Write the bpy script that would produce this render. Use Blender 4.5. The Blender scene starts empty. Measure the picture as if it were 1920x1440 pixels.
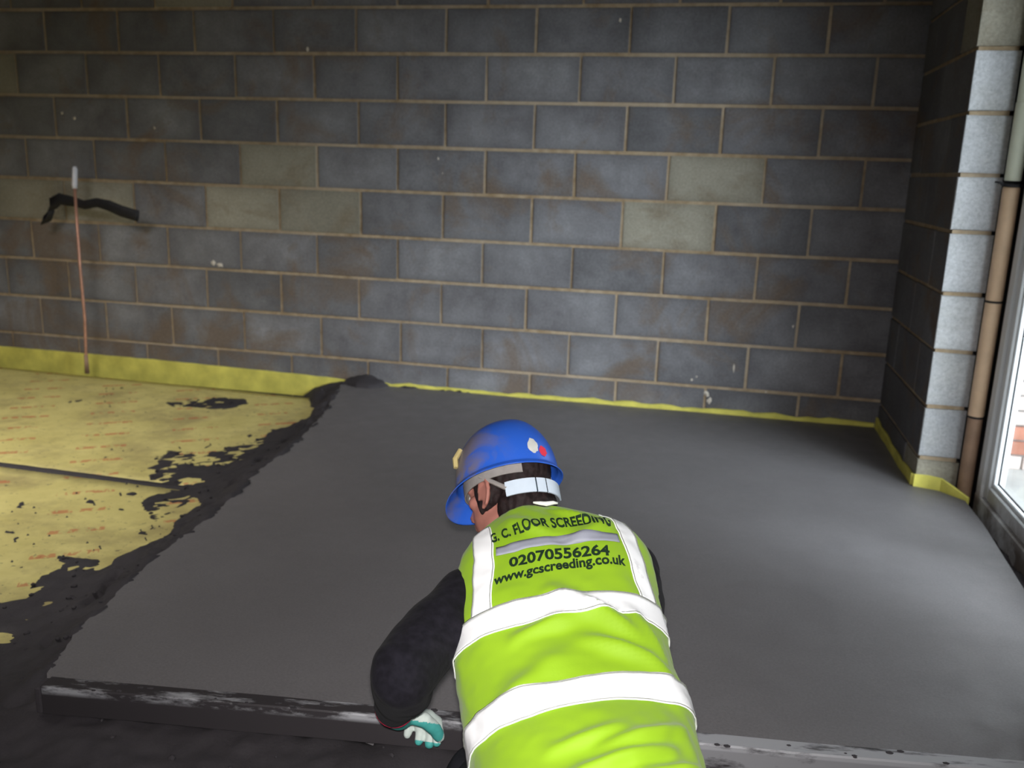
import bpy, bmesh, math, random
import numpy as np
from mathutils import Vector, Matrix, noise as mnoise
from mathutils.bvhtree import BVHTree

random.seed(7)
rng = np.random.RandomState(11)
PI = math.pi
scn = bpy.context.scene
COL = scn.collection

# ------------------------------------------------------------------ camera
R = np.array([[0.9751634992795047, 0.2193592818439057, 0.030621155136231662],
              [0.0801418691190891, -0.22057634071642906, -0.9720716839463274],
              [-0.2064786441428024, 0.9503828614748246, -0.23267785912689298]])
CAM = np.array([1.585, -4.459, 1.154])
FPX = 1671.15
cd = bpy.data.cameras.new('camera'); cam = bpy.data.objects.new('camera', cd); COL.objects.link(cam)
cd.sensor_width = 36; cd.sensor_fit = 'HORIZONTAL'; cd.lens = FPX/1920*36
cd.clip_start = .02
cd.dof.use_dof = True; cd.dof.focus_distance = 1.65; cd.dof.aperture_fstop = 4.5
M = Matrix.Identity(4)
for i in range(3):
    M[i][0] = R[0][i]; M[i][1] = -R[1][i]; M[i][2] = -R[2][i]; M[i][3] = CAM[i]
cam.matrix_world = M
scn.camera = cam

# ------------------------------------------------------------------ world and lights
scn.view_settings.view_transform = 'Standard'; scn.view_settings.look = 'None'
scn.view_settings.gamma = 1; scn.view_settings.use_curve_mapping = False
scn.view_settings.exposure = 0.0
w = bpy.data.worlds.new('overcast_sky'); scn.world = w; w.use_nodes = True
bg = w.node_tree.nodes['Background']
bg.inputs[0].default_value = (0.90, 0.95, 1.0, 1); bg.inputs[1].default_value = 4.6

def area(name, loc, target, sx, sy, power, color, spread=None, portal=False):
    d = bpy.data.lights.new(name, 'AREA'); d.shape = 'RECTANGLE'; d.size = sx; d.size_y = sy
    d.energy = power; d.color = color
    if spread: d.spread = spread
    if portal: d.cycles.is_portal = True
    o = bpy.data.objects.new(name, d); COL.objects.link(o); o.location = loc
    o.rotation_euler = (Vector(target)-Vector(loc)).to_track_quat('-Z', 'Y').to_euler()
    return o
area('door_portal', (2.72, -1.66, 1.05), (0, -1.66, 1.05), 1.4, 2.1, 1, (1, 1, 1), portal=True)
# low sky light entering through the door, then an added rear fill lamp
area('door_daylight', (4.9, -3.35, 1.75), (0.5, 0, -.1), 2.5, 2.2, 66, (.88, .93, 1), spread=1.0)
area('rear_fill', (-1.6, -6.3, 1.5), (-.6, 0, .5), 2.2, 1.3, 5, (1, .94, .92))
# added overhead fill for the unfinished half of the floor, no roof opening
area('overhead_fill', (-1.65, -2.2, 2.38), (-1.45, -1.5, 0), 1.5, 1.1, 34, (1, .97, .93), spread=1.75)
# the camera's built-in flash
area('camera_flash', tuple(CAM + R[1]*-.05 + R[2]*-.03), tuple(CAM + R[2]*2 + R[1]*.62), .05, .03, 11.5, (1, .975, .96), spread=1.6)

# ------------------------------------------------------------------ helpers
def at(u, v, depth):
    return CAM + depth*(R[2] + (u-960)/FPX*R[0] + (v-720)/FPX*R[1])
def onplane(u, v, ax, val):
    d = R[2] + (u-960)/FPX*R[0] + (v-720)/FPX*R[1]
    return CAM + d*(val-CAM[ax])/d[ax]

def tag(o, label=None, cat=None, group=None, kind=None):
    if label: o['label'] = label
    if cat: o['category'] = cat
    if group: o['group'] = group
    if kind: o['kind'] = kind
    return o
def link(name, me, mat=None, parent=None, smooth=False):
    o = bpy.data.objects.new(name, me); COL.objects.link(o)
    if mat is not None and len(me.materials) == 0: me.materials.append(mat)
    if parent is not None: o.parent = parent
    if smooth:
        for p in me.polygons: p.use_smooth = True
    return o
def obj(name, bm, mat=None, parent=None, smooth=False):
    me = bpy.data.meshes.new(name); bmesh.ops.recalc_face_normals(bm, faces=bm.faces[:])
    bm.to_mesh(me); bm.free()
    return link(name, me, mat, parent, smooth)
def pyobj(name, vs, fs, mat=None, parent=None, smooth=False):
    me = bpy.data.meshes.new(name); me.from_pydata([tuple(map(float, v)) for v in vs], [], [tuple(map(int, f)) for f in fs]); me.update()
    return link(name, me, mat, parent, smooth)
def empty(name, loc=(0, 0, 0)):
    o = bpy.data.objects.new(name, None); COL.objects.link(o); o.location = loc; o.empty_display_size = .1
    return o
def box(bm, x0, x1, y0, y1, z0, z1, bev=0):
    r = bmesh.ops.create_cube(bm, size=1); vs = r['verts']
    for v in vs:
        v.co = Vector(((x0+x1)/2+v.co.x*(x1-x0), (y0+y1)/2+v.co.y*(y1-y0), (z0+z1)/2+v.co.z*(z1-z0)))
    if bev:
        es = list({e for v in vs for e in v.link_edges})
        bmesh.ops.bevel(bm, geom=es, offset=bev, segments=1, affect='EDGES')
def tube(bm, pts, rads, n=12, cap=True):
    """swept tube through pts with radius per point"""
    pts = [Vector(p) for p in pts]
    if not hasattr(rads, '__len__'): rads = [rads]*len(pts)
    rings = []; ref = None
    for i, p in enumerate(pts):
        t = (pts[min(i+1, len(pts)-1)]-pts[max(i-1, 0)]).normalized()
        if ref is None:
            ref = t.orthogonal().normalized()
        ref = (ref - t*ref.dot(t)).normalized(); b = t.cross(ref)
        rings.append([bm.verts.new(p+(ref*math.cos(a)+b*math.sin(a))*rads[i]) for a in [2*PI*k/n for k in range(n)]])
    for a, b in zip(rings, rings[1:]):
        for k in range(n): bm.faces.new((a[k], a[(k+1) % n], b[(k+1) % n], b[k]))
    if cap: bm.faces.new(rings[0][::-1]); bm.faces.new(rings[-1])
def ball(bm, c, r, rot=None, n=20):
    if not hasattr(r, '__len__'): r = (r, r, r)
    m = Matrix.Translation(Vector(c)) @ (rot.to_4x4() if rot is not None else Matrix.Identity(4)) @ Matrix.Diagonal((*r, 1))
    bmesh.ops.create_uvsphere(bm, u_segments=n, v_segments=n//2+2, radius=1, matrix=m)
def limb(bm, pts, rads, n=16):
    """tapered limb: tube plus a ball at each joint (later fused by remeshing)"""
    fine, fr = [], []
    for (p, q, a, b) in zip(pts, pts[1:], rads, rads[1:]):
        for k in range(5):
            t = k/5; fine.append(Vector(p).lerp(Vector(q), t)); fr.append(a+(b-a)*t)
    fine.append(Vector(pts[-1])); fr.append(rads[-1])
    tube(bm, fine, fr, n)
    for p, r in zip(pts, rads): ball(bm, p, r, n=n)
DG = lambda: bpy.context.evaluated_depsgraph_get()
def fused(name, bm, voxel, mat, parent=None, smooth_it=4, disp=None):
    """voxel-fuse overlapping closed shapes into one continuous skin"""
    me = bpy.data.meshes.new(name); bmesh.ops.recalc_face_normals(bm, faces=bm.faces[:]); bm.to_mesh(me); bm.free()
    o = bpy.data.objects.new(name, me); COL.objects.link(o)
    m = o.modifiers.new('r', 'REMESH'); m.mode = 'VOXEL'; m.voxel_size = voxel; m.use_smooth_shade = True
    s = o.modifiers.new('s', 'SMOOTH'); s.iterations = smooth_it; s.factor = .6
    dg = DG(); dg.update()
    m2 = bpy.data.meshes.new_from_object(o.evaluated_get(dg)); m2.name = name
    o.modifiers.clear(); o.data = m2; bpy.data.meshes.remove(me)
    if disp:
        nr = [v.normal.copy() for v in m2.vertices]
        for v, n in zip(m2.vertices, nr): v.co += n*disp(v.co)
    m2.materials.clear(); m2.materials.append(mat)
    for p in m2.polygons: p.use_smooth = True
    if parent is not None: o.parent = parent
    return o

def vnoise(x, y, s=1.0, seed=0, octv=4):
    """vectorised 2-D value noise in [-1,1]"""
    out = np.zeros_like(x, dtype=float); amp = 1; tot = 0
    r = np.random.RandomState(seed); tab = r.rand(256, 256)*2-1
    for o in range(octv):
        X = x/s*(2**o)+13.7*o; Y = y/s*(2**o)+7.1*o
        xi = np.floor(X).astype(int); yi = np.floor(Y).astype(int); fx = X-xi; fy = Y-yi
        fx = fx*fx*(3-2*fx); fy = fy*fy*(3-2*fy)
        g = lambda a, b: tab[(xi+a) % 256, (yi+b) % 256]
        out += amp*((g(0, 0)*(1-fx)+g(1, 0)*fx)*(1-fy)+(g(0, 1)*(1-fx)+g(1, 1)*fx)*fy); tot += amp; amp *= .55
    return out/tot
def sdpoly(px, py, poly):
    """signed distance to polygon, negative inside"""
    P = np.array(poly)[:, :2]; d = np.full(px.shape, 1e9); inside = np.zeros(px.shape, bool)
    for a, b in zip(P, np.roll(P, -1, 0)):
        e = b-a; wx = px-a[0]; wy = py-a[1]
        t = np.clip((wx*e[0]+wy*e[1])/(e@e+1e-12), 0, 1)
        d = np.minimum(d, np.hypot(wx-t*e[0], wy-t*e[1]))
        c = ((a[1] > py) != (b[1] > py)) & (px < (b[0]-a[0])*(py-a[1])/(b[1]-a[1]+1e-12)+a[0])
        inside ^= c
    return np.where(inside, -d, d)

# ------------------------------------------------------------------ materials
class NT:
    def __init__(s, name):
        s.m = bpy.data.materials.new(name); s.m.use_nodes = True; s.t = s.m.node_tree
        s.b = s.t.nodes['Principled BSDF']
    def n(s, kind, **kw):
        nd = s.t.nodes.new('ShaderNode'+kind)
        for k, v in kw.items():
            if k.startswith('i_'):
                key = k[2:]; key = int(key) if key.isdigit() else key.replace('_', ' ')
                nd.inputs[key].default_value = v
            else: setattr(nd, k, v)
        return nd
    def l(s, a, b): s.t.links.new(a, b)
    def noise(s, scale, detail=4, rough=.55, vec=None, dist=0):
        nd = s.n('TexNoise'); nd.inputs['Scale'].default_value = scale; nd.inputs['Detail'].default_value = detail
        nd.inputs['Roughness'].default_value = rough; nd.inputs['Distortion'].default_value = dist
        if vec is not None: s.l(vec, nd.inputs['Vector'])
        return nd.outputs['Fac']
    def pos(s): return s.n('NewGeometry').outputs['Position']
    def objc(s): return s.n('TexCoord').outputs['Object']
    def ramp(s, fac, stops):
        r = s.n('ValToRGB'); e = r.color_ramp.elements
        while len(e) < len(stops): e.new(.5)
        for el, (p, c) in zip(e, stops):
            el.position = p; el.color = (*c, 1) if hasattr(c, '__len__') else (c, c, c, 1)
        s.l(fac, r.inputs[0]); return r.outputs[0]
    def mix(s, fac, a, b, mode='MIX'):
        m = s.n('Mix', data_type='RGBA', blend_type=mode)
        for sock, v in ((m.inputs[0], fac), (m.inputs[6], a), (m.inputs[7], b)):
            if hasattr(v, 'is_linked') or isinstance(v, bpy.types.NodeSocket): s.l(v, sock)
            elif hasattr(v, '__len__'): sock.default_value = (*v, 1)
            else: sock.default_value = v
        return m.outputs[2]
    def math(s, op, a, b=0.0, c=None):
        m = s.n('Math', operation=op)
        for i, v in enumerate((a, b) if c is None else (a, b, c)):
            if isinstance(v, bpy.types.NodeSocket): s.l(v, m.inputs[i])
            else: m.inputs[i].default_value = v
        return m.outputs[0]
    def col(s, c):
        if isinstance(c, bpy.types.NodeSocket): s.l(c, s.b.inputs['Base Color'])
        else: s.b.inputs['Base Color'].default_value = (*c, 1)
    def set(s, rough=None, spec=None, metal=None, sheen=None, coat=None):
        if rough is not None:
            if isinstance(rough, bpy.types.NodeSocket): s.l(rough, s.b.inputs['Roughness'])
            else: s.b.inputs['Roughness'].default_value = rough
        if spec is not None: s.b.inputs['Specular IOR Level'].default_value = spec
        if metal is not None: s.b.inputs['Metallic'].default_value = metal
        if sheen is not None: s.b.inputs['Sheen Weight'].default_value = sheen
        if coat is not None: s.b.inputs['Coat Weight'].default_value = coat
    def bump(s, h, strength=.3, dist=.01):
        b = s.n('Bump'); b.inputs['Strength'].default_value = strength; b.inputs['Distance'].default_value = dist
        s.l(h, b.inputs['Height']); s.l(b.outputs[0], s.b.inputs['Normal'])
def simple(name, c, rough=.6, spec=.3, metal=0, var=.12, scale=30, bump=.1, sheen=None):
    m = NT(name); p = m.objc(); f = m.noise(scale, 4, vec=p)
    lo = tuple(x*(1-var) for x in c); hi = tuple(min(1, x*(1+var)) for x in c)
    m.col(m.ramp(f, [(.3, lo), (.7, hi)])); m.set(rough, spec, metal, sheen)
    if bump: m.bump(f, bump, .003)
    return m.m

def block_material(name, light, dark, stain):
    m = NT(name); p = m.pos(); oi = m.n('ObjectInfo')
    big = m.noise(3.2, 3, vec=p); fine = m.noise(95, 3, .7, vec=p); mid = m.noise(14, 4, .6, vec=p)
    base = m.ramp(m.math('ADD', m.math('MULTIPLY', big, .7), m.math('MULTIPLY', mid, .3)), [(.34, dark), (.66, light)])
    # every block came out of the mould a little lighter or darker
    base = m.mix(1.0, base, m.ramp(oi.outputs['Random'], [(0, .80), (1, 1.12)]), 'MULTIPLY')
    # damp rim round each block: generated coordinates run 0..1 over the block face
    g = m.n('SeparateXYZ'); m.l(m.n('TexCoord').outputs['Generated'], g.inputs[0])
    ex = m.math('MULTIPLY', m.math('ABSOLUTE', m.math('SUBTRACT', g.outputs[0], .5)), 2)
    ez = m.math('MULTIPLY', m.math('ABSOLUTE', m.math('SUBTRACT', g.outputs[2], .5)), 2)
    e = m.math('MAXIMUM', m.math('POWER', ex, 5), m.math('POWER', ez, 4))
    e = m.math('MULTIPLY', e, m.math('MULTIPLY', mid, 1.1))
    base = m.mix(m.math('MULTIPLY', e, .75), base, tuple(x*.62 for x in dark))
    # brown mortar smears, strongest low down
    sx = m.n('SeparateXYZ'); m.l(p, sx.inputs[0])
    low = m.n('MapRange', i_1=1.1, i_2=-.1); m.l(sx.outputs[2], low.inputs[0])
    left = m.n('MapRange', i_1=.6, i_2=-1.6); m.l(sx.outputs[0], left.inputs[0])
    sm = m.noise(2.6, 5, .65, vec=p, dist=.6)
    st = m.math('ADD', sm, m.math('MULTIPLY', m.math('MULTIPLY', low.outputs[0], left.outputs[0]), .13))
    sf = m.ramp(st, [(.53, 0), (.68, .75)])
    base = m.mix(sf, base, stain)
    base = m.mix(1.0, base, m.ramp(fine, [(.3, .82), (.7, 1.16)]), 'MULTIPLY')
    m.col(base); m.set(.93, .15)
    m.bump(m.math('ADD', fine, m.math('MULTIPLY', mid, .8)), .35, .004)
    return m.m
GREY_BLOCK = block_material('grey_block', (.25, .25, .265), (.135, .13, .138), (.165, .12, .085))
PALE_BLOCK = block_material('pale_block', (.36, .335, .275), (.27, .25, .20), (.20, .16, .11))
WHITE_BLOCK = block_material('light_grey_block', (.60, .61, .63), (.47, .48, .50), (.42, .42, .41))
def mortar_material():
    m = NT('sandy_mortar'); p = m.pos()
    f = m.noise(22, 5, .6, vec=p); g = m.noise(1.7, 3, vec=p)
    c = m.ramp(f, [(.3, (.27, .19, .11)), (.7, (.46, .36, .245))])
    c = m.mix(m.ramp(g, [(.45, 0), (.62, .5)]), c, (.50, .42, .33))
    m.col(c); m.set(.95, .1); m.bump(f, .5, .004); return m.m
MORTAR = mortar_material()
def screed_material(name, c, var, rough, b):
    m = NT(name); p = m.pos()
    f = m.noise(1.3, 4, .5, vec=p); h = m.noise(160, 3, .7, vec=p); k = m.noise(9, 4, .6, vec=p)
    col = m.ramp(f, [(.3, tuple(x*(1-var) for x in c)), (.7, tuple(x*(1+var) for x in c))])
    col = m.mix(1, col, m.ramp(h, [(.3, .86), (.7, 1.12)]), 'MULTIPLY')
    m.col(col); m.set(m.ramp(k, [(.3, rough-.08), (.7, rough+.1)]), .5)
    m.bump(m.math('ADD', h, m.math('MULTIPLY', k, 2)), b, .0015); return m.m
SCREED = screed_material('smooth_wet_screed', (.148, .138, .142), .08, .52, .25)
LOOSE = screed_material('loose_dark_screed', (.034, .029, .033), .3, .8, .8)
def foil_material():
    m = NT('yellow_foil_facing'); p = m.pos()
    f = m.noise(7, 5, .6, vec=p); col = m.ramp(f, [(.3, (.56, .48, .17)), (.7, (.71, .62, .24))])
    dirt = m.noise(3.3, 6, .68, vec=p); col = m.mix(m.ramp(dirt, [(.48, 0), (.68, .62)]), col, (.26, .20, .10))
    speck = m.noise(30, 5, .7, vec=p); col = m.mix(m.ramp(speck, [(.60, 0), (.68, .85)]), col, (.10, .085, .06))
    # red print: rows of slanting strokes
    mp = m.n('Mapping'); m.l(p, mp.inputs[0]); mp.inputs['Rotation'].default_value = (0, 0, -.55)
    s = m.n('SeparateXYZ'); m.l(mp.outputs[0], s.inputs[0])
    rowf = m.math('FRACT', m.math('MULTIPLY', s.outputs[1], 5.2)); row = m.math('LESS_THAN', rowf, .16)
    dash = m.math('LESS_THAN', m.math('FRACT', m.math('MULTIPLY', s.outputs[0], 2.6)), .52)
    mp2 = m.n('Mapping'); m.l(mp.outputs[0], mp2.inputs[0]); mp2.inputs['Scale'].default_value = (1, .45, 1)
    w_ = m.noise(40, 3, .6, vec=mp2.outputs[0]); ink = m.math('MULTIPLY', m.ramp(w_, [(.46, 0), (.52, 1)]), m.math('MULTIPLY', row, dash))
    col = m.mix(m.math('MULTIPLY', ink, .62), col, (.50, .10, .045))
    m.col(col); m.set(.55, .35); m.bump(f, .3, .006); return m.m
FOIL = foil_material()
STRIP = simple('yellow_edge_foam', (.66, .60, .13), .7, .2, var=.22, scale=9)
PIPE_TAN = simple('tan_pipe_plastic', (.74, .52, .34), .5, .35, var=.1, scale=12, bump=.03)
PIPE_CREAM = simple('cream_pipe_plastic', (.72, .74, .60), .4, .4, var=.05, scale=12, bump=.03)
PIPE_BROWN = simple('dusty_brown_pipe', (.33, .21, .14), .6, .3, var=.2, scale=12, bump=.05)
BLACK = simple('black_rubber', (.018, .017, .02), .55, .3, var=.3, scale=14, bump=.15)
CAVITY = simple('cavity_black', (.012, .011, .012), .8, .2)
COPPER = simple('copper_pipe', (.62, .33, .24), .42, .5, metal=.55, var=.2, scale=20, bump=.05)
CAPWHITE = simple('white_cap', (.72, .72, .80), .5, .4, var=.08)
UPVC = None
def upvc():
    m = NT('white_door_plastic'); p = m.pos(); f = m.noise(9, 5, .65, vec=p)
    s = m.n('SeparateXYZ'); m.l(p, s.inputs[0]); lo = m.n('MapRange', i_1=.14, i_2=0.0); m.l(s.outputs[2], lo.inputs[0])
    d = m.math('MULTIPLY', lo.outputs[0], m.ramp(f, [(.36, .1), (.60, 1)]))
    m.col(m.mix(d, (.74, .76, .78), (.16, .13, .11))); m.set(.35, .45); return m.m
UPVC = upvc()
def glass():
    m = NT('door_glass'); t = m.t
    tr = t.nodes.new('ShaderNodeBsdfTransparent'); tr.inputs[0].default_value = (.93, .96, .96, 1)
    gl = t.nodes.new('ShaderNodeBsdfGlossy'); gl.inputs['Roughness'].default_value = .02
    fr = t.nodes.new('ShaderNodeValue'); fr.outputs[0].default_value = .07
    mx = t.nodes.new('ShaderNodeMixShader'); out = t.nodes['Material Output']
    m.l(fr.outputs[0], mx.inputs[0]); m.l(tr.outputs[0], mx.inputs[1]); m.l(gl.outputs[0], mx.inputs[2]); m.l(mx.outputs[0], out.inputs[0])
    return m.m
GLASS = glass()
BRICK = simple('outdoor_red_brick', (.45, .20, .14), .9, .2, var=.3, scale=6)
PALEBRICK = simple('outdoor_pale_brick', (.66, .56, .52), .9, .2, var=.15, scale=6)
PAVE = simple('outdoor_paving', (.42, .42, .41), .9, .2, var=.15, scale=4)
PLAIN = simple('plain_blockwork', (.16, .155, .155), .9, .15, var=.2, scale=5)
CEIL = simple('raw_ceiling_board', (.22, .19, .16), .9, .1, var=.1, scale=4)
def splash_material(): return simple('pale_mortar_splash', (.62, .56, .48), .9, .15, var=.15, scale=60)
SPLASH = splash_material()
def alu():
    m = NT('scuffed_aluminium'); p = m.objc(); mp = m.n('Mapping'); m.l(p, mp.inputs[0]); mp.inputs['Scale'].default_value = (1, 5, 3)
    f = m.noise(5.5, 6, .68, vec=mp.outputs[0]); g = m.noise(30, 4, vec=p); q = m.noise(2.1, 2, vec=p)
    s = m.n('SeparateXYZ'); m.l(p, s.inputs[0]); cl = m.n('MapRange', i_1=.9, i_2=1.35); m.l(s.outputs[0], cl.inputs[0])
    up_ = m.n('MapRange', i_1=.050, i_2=.060); m.l(s.outputs[2], up_.inputs[0])            # faces below the top are caked with wet screed
    ff = m.math('ADD', m.math('ADD', f, m.math('MULTIPLY', m.math('SUBTRACT', q, .5), .35)), m.math('MULTIPLY', cl.outputs[0], .14))
    k = m.math('MULTIPLY', m.ramp(ff, [(.50, 0), (.62, 1)]), m.math('MAXIMUM', up_.outputs[0], m.math('MULTIPLY', cl.outputs[0], .7)))
    m.col(m.mix(k, (.040, .035, .038), (.36, .36, .38)))
    m.set(.5, .4, metal=.1); m.bump(g, .3, .002); return m.m
ALU = alu()
# clothing
def vest_material():
    m = NT('yellow_hi_vis_fabric'); p = m.objc(); f = m.noise(300, 2, vec=p); g = m.noise(4, 3, vec=p)
    m.col(m.ramp(g, [(.3, (.245, .425, .011)), (.7, (.285, .48, .016))])); m.set(.62, .25, sheen=.15); m.bump(f, .15, .0008); return m.m
VEST = vest_material()
def band_material():
    m = NT('silver_reflective_tape'); p = m.objc()
    f = m.noise(26, 6, .7, vec=p, dist=1.2); g = m.noise(7, 3, vec=p)
    c = m.math('MULTIPLY', m.ramp(f, [(.60, 0), (.72, 1)]), m.ramp(g, [(.45, 0), (.6, .6)]))
    m.col(m.mix(c, (.97, .97, .98), (.45, .42, .45))); m.set(.5, .5, metal=.0); m.bump(f, .2, .002); return m.m
BAND = band_material()
BANDGREY = simple('grey_reflective_print', (.30, .31, .37), .55, .4, var=.06, scale=40, bump=0)
INK = simple('black_ink', (.012, .03, .014), .7, .2, bump=0)
STITCH = simple('grey_stitching', (.24, .25, .22), .8, .1, bump=0)
SWEATER = simple('black_sweater_fabric', (.010, .009, .013), .9, .12, var=.4, scale=70, bump=.4, sheen=.02)
TROUSER = simple('black_trouser_fabric', (.014, .014, .018), .9, .15, var=.3, scale=50, bump=.3)
BOOT = simple('brown_boot_leather', (.09, .055, .03), .7, .3)
SKIN = simple('skin', (.44, .18, .14), .5, .35, var=.1, scale=25, bump=.05)
HAIR = simple('dark_hair', (.018, .010, .010), .7, .25, var=.5, scale=90, bump=.7)
GLOVE = simple('white_glove_fabric', (.52, .58, .54), .8, .2, var=.1, scale=50, bump=.2)
TEAL = simple('teal_glove_coating', (.06, .34, .31), .6, .3, var=.15)
GLOVERED = simple('red_glove_cuff', (.42, .02, .06), .8, .2)
def hat_material():
    m = NT('blue_hard_hat_plastic'); p = m.objc()
    f = m.noise(9, 5, .62, vec=p, dist=.8); g = m.noise(60, 3, vec=p)
    s = m.n('SeparateXYZ'); m.l(p, s.inputs[0])
    zone = m.n('MapRange', i_1=.0, i_2=.09); m.l(s.outputs[1], zone.inputs[0])      # the left flank is dusted with dried screed
    fr_ = m.n('MapRange', i_1=-.10, i_2=.02); m.l(s.outputs[0], fr_.inputs[0])
    d = m.math('MULTIPLY', m.math('MULTIPLY', zone.outputs[0], fr_.outputs[0]), m.ramp(f, [(.44, 0), (.58, .85)]))
    c = m.mix(m.ramp(g, [(.6, 0), (.75, .25)]), (.030, .135, .68), (.14, .28, .72))
    m.col(m.mix(d, c, (.25, .20, .17))); m.set(.38, .45); return m.m
HAT = hat_material()
HATGREY = simple('grey_hat_lining', (.34, .31, .29), .7, .2)
STRAP = simple('pale_blue_plastic_strap', (.66, .75, .86), .45, .35, var=.04, bump=0)
STRAPGAP = simple('dark_strap_slot', (.03, .05, .07), .7, .2, bump=0)
STICKW = simple('white_sticker', (.72, .72, .68), .6, .3, var=.1, bump=0)
STICKR = simple('red_sticker', (.80, .03, .07), .6, .3, bump=0)
STICKY = simple('beige_clip', (.62, .50, .22), .6, .3)
WHITE = simple('white_cloth', (.80, .80, .76), .8, .2, bump=0)

# ================================================================== STRUCTURE
XL, XR, YF, YR, ZC = -3.6, 2.435, 0.0, -7.0, 2.42
FX = 2.63; FY0, FY1 = -.965, -2.35
Y1 = -.87                                     # end of the right-hand wall, where the door opening starts
BED = [.128, .352, .574, .796, 1.030, 1.254, 1.478, 1.702, 1.920, 2.140, 2.36]     # mortar beds
JX = {0: [-.19+.45*k for k in range(-7, 6)],
      1: [-3.13, -2.68, -2.226, -1.791, -1.368, -.92, -.46, -.003, .449, .909, 1.361, 1.801, 2.24],
      2: [-3.33, -2.88, -2.431, -2.02, -1.583, -1.138, -.69, -.238, .221, .676, 1.138, 1.591, 2.018],
      3: [-3.14, -2.69, -2.24, -1.80, -1.366, -.923, -.475, -.021, .441, .907, 1.359, 1.805, 2.226],
      4: [-3.35, -2.90, -2.45, -2.00, -1.56, -1.12, -.685, -.224, .224, .69, 1.143, 1.59, 2.03],
      5: [-3.12, -2.67, -2.227, -1.79, -1.351, -.906, -.465, -.021, .444, .899, 1.35, 1.80, 2.24],
      6: [-3.37, -2.92, -2.47, -2.02, -1.57, -1.13, -.685, -.232, .232, .687, 1.139, 1.586, 2.03],
      7: [-3.14, -2.69, -2.24, -1.80, -1.36, -.915, -.47, -.022, .439, .903, 1.352, 1.798, 2.24],
      8: [-3.39, -2.94, -2.49, -2.04, -1.59, -1.14, -.69, -.241, .23, .681, 1.132, 1.578, 2.02],
      9: [-3.14, -2.69, -2.24, -1.80, -1.36, -.915, -.47, -.022, .439, .903, 1.352, 1.798, 2.24],
      10: [-3.39, -2.94, -2.49, -2.04, -1.59, -1.14, -.69, -.241, .23, .681, 1.132, 1.578, 2.02]}
PALE = {(5, -.906), (5, 1.35), (4, -2.45), (4, -2.00), (4, -1.12), (4, -.685), (4, 1.143), (9, -1.36), (7, -2.69)}
def block_mesh(seed):
    """unit block with chipped, slightly uneven arrises; face towards -Y"""
    bm = bmesh.new(); bmesh.ops.create_cube(bm, size=1); r = random.Random(seed)
    bmesh.ops.bevel(bm, geom=[e for e in bm.edges if abs(e.verts[0].co.y+.5) < .01 and abs(e.verts[1].co.y+.5) < .01], offset=.012, segments=1, affect='EDGES')
    for v in bm.verts: v.co += Vector((r.uniform(-.004, .004), r.uniform(-.006, .006), r.uniform(-.009, .009)))
    me = bpy.data.meshes.new('concrete_block'); bmesh.ops.recalc_face_normals(bm, faces=bm.faces[:]); bm.to_mesh(me); bm.free()
    return me
BM = {m.name: [block_mesh(i+10*j) for i in range(5)] for j, m in enumerate((GREY_BLOCK, PALE_BLOCK, WHITE_BLOCK))}
for m in (GREY_BLOCK, PALE_BLOCK, WHITE_BLOCK):
    for me in BM[m.name]: me.materials.append(m)
# end blocks: door daylight painted as pale reveal faces, shaded long faces left grey
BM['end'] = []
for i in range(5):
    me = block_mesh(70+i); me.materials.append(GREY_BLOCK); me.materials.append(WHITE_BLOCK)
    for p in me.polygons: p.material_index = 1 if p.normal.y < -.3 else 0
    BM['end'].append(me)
def place_block(mat, x0, x1, y0, y1, z0, z1, parent, rot=0):
    o = bpy.data.objects.new('concrete_block', random.choice(BM['end' if mat == 'end' else mat.name])); COL.objects.link(o); o.parent = parent
    o.location = ((x0+x1)/2, (y0+y1)/2, (z0+z1)/2)
    if rot: o.rotation_euler = (0, 0, rot); o.scale = (y1-y0, x1-x0, z1-z0)
    else: o.scale = (x1-x0, y1-y0, z1-z0)
    return o
# back wall: mortar body, then every block proud of it
bm = bmesh.new(); box(bm, XL-.1, XR+.2, .006, .11, -.15, ZC)
wb = obj('wall_back', bm, MORTAR); tag(wb, kind='structure')
J = .0068
for row in range(0, 11):
    z0 = (-.12 if row == 0 else BED[row-1]+J+.001); z1 = (BED[row]-J-.001) if row < 11 else ZC
    xs = [XL]+[x for x in JX[row] if x > XL+.1]+[XR+.06]
    for a, b in zip(xs, xs[1:]):
        if b-a < .06: continue
        key = (row, round(a, 3)); mat = PALE_BLOCK if key in PALE else GREY_BLOCK
        d = random.uniform(-.002, .0015)
        place_block(mat, a+J, b-J, d, .09, z0, z1, wb)
# splashes of pale mortar stuck on the wall
def splat(x, z, r, parent, seed, el=1.0):
    rr = random.Random(seed); bm = bmesh.new(); n = 9
    ring = [bm.verts.new((x+math.cos(2*PI*k/n)*r*rr.uniform(.5, 1.2), -.0015, z+math.sin(2*PI*k/n)*r*el*rr.uniform(.5, 1.2))) for k in range(n)]
    c = bm.verts.new((x, -.0015-r*.35, z))
    for k in range(n): bm.faces.new((ring[k], ring[(k+1) % n], c))
    return obj('mortar_splash', bm, SPLASH, parent)
for i, (u, v, r, el) in enumerate([(577, 92, .008, 2), (1163, 38, .008, 1.3), (822, 297, .007, 1.6), (830, 325, .004, 3), (1325, 738, .016, 1), (1330, 752, .012, 1.6), (1297, 712, .007, 1), (1306, 706, .006, 1),
                                   (117, 212, .010, 1), (140, 222, .012, 1), (400, 493, .018, .9), (412, 497, .022, .6), (1376, 690, .005, 5), (1487, 612, .005, 2), (1436, 735, .006, .8), (290, 240, .005, 2)]):
    p = onplane(u, v, 1, 0.0); splat(p[0], p[2], r, wb, i, el)

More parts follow.
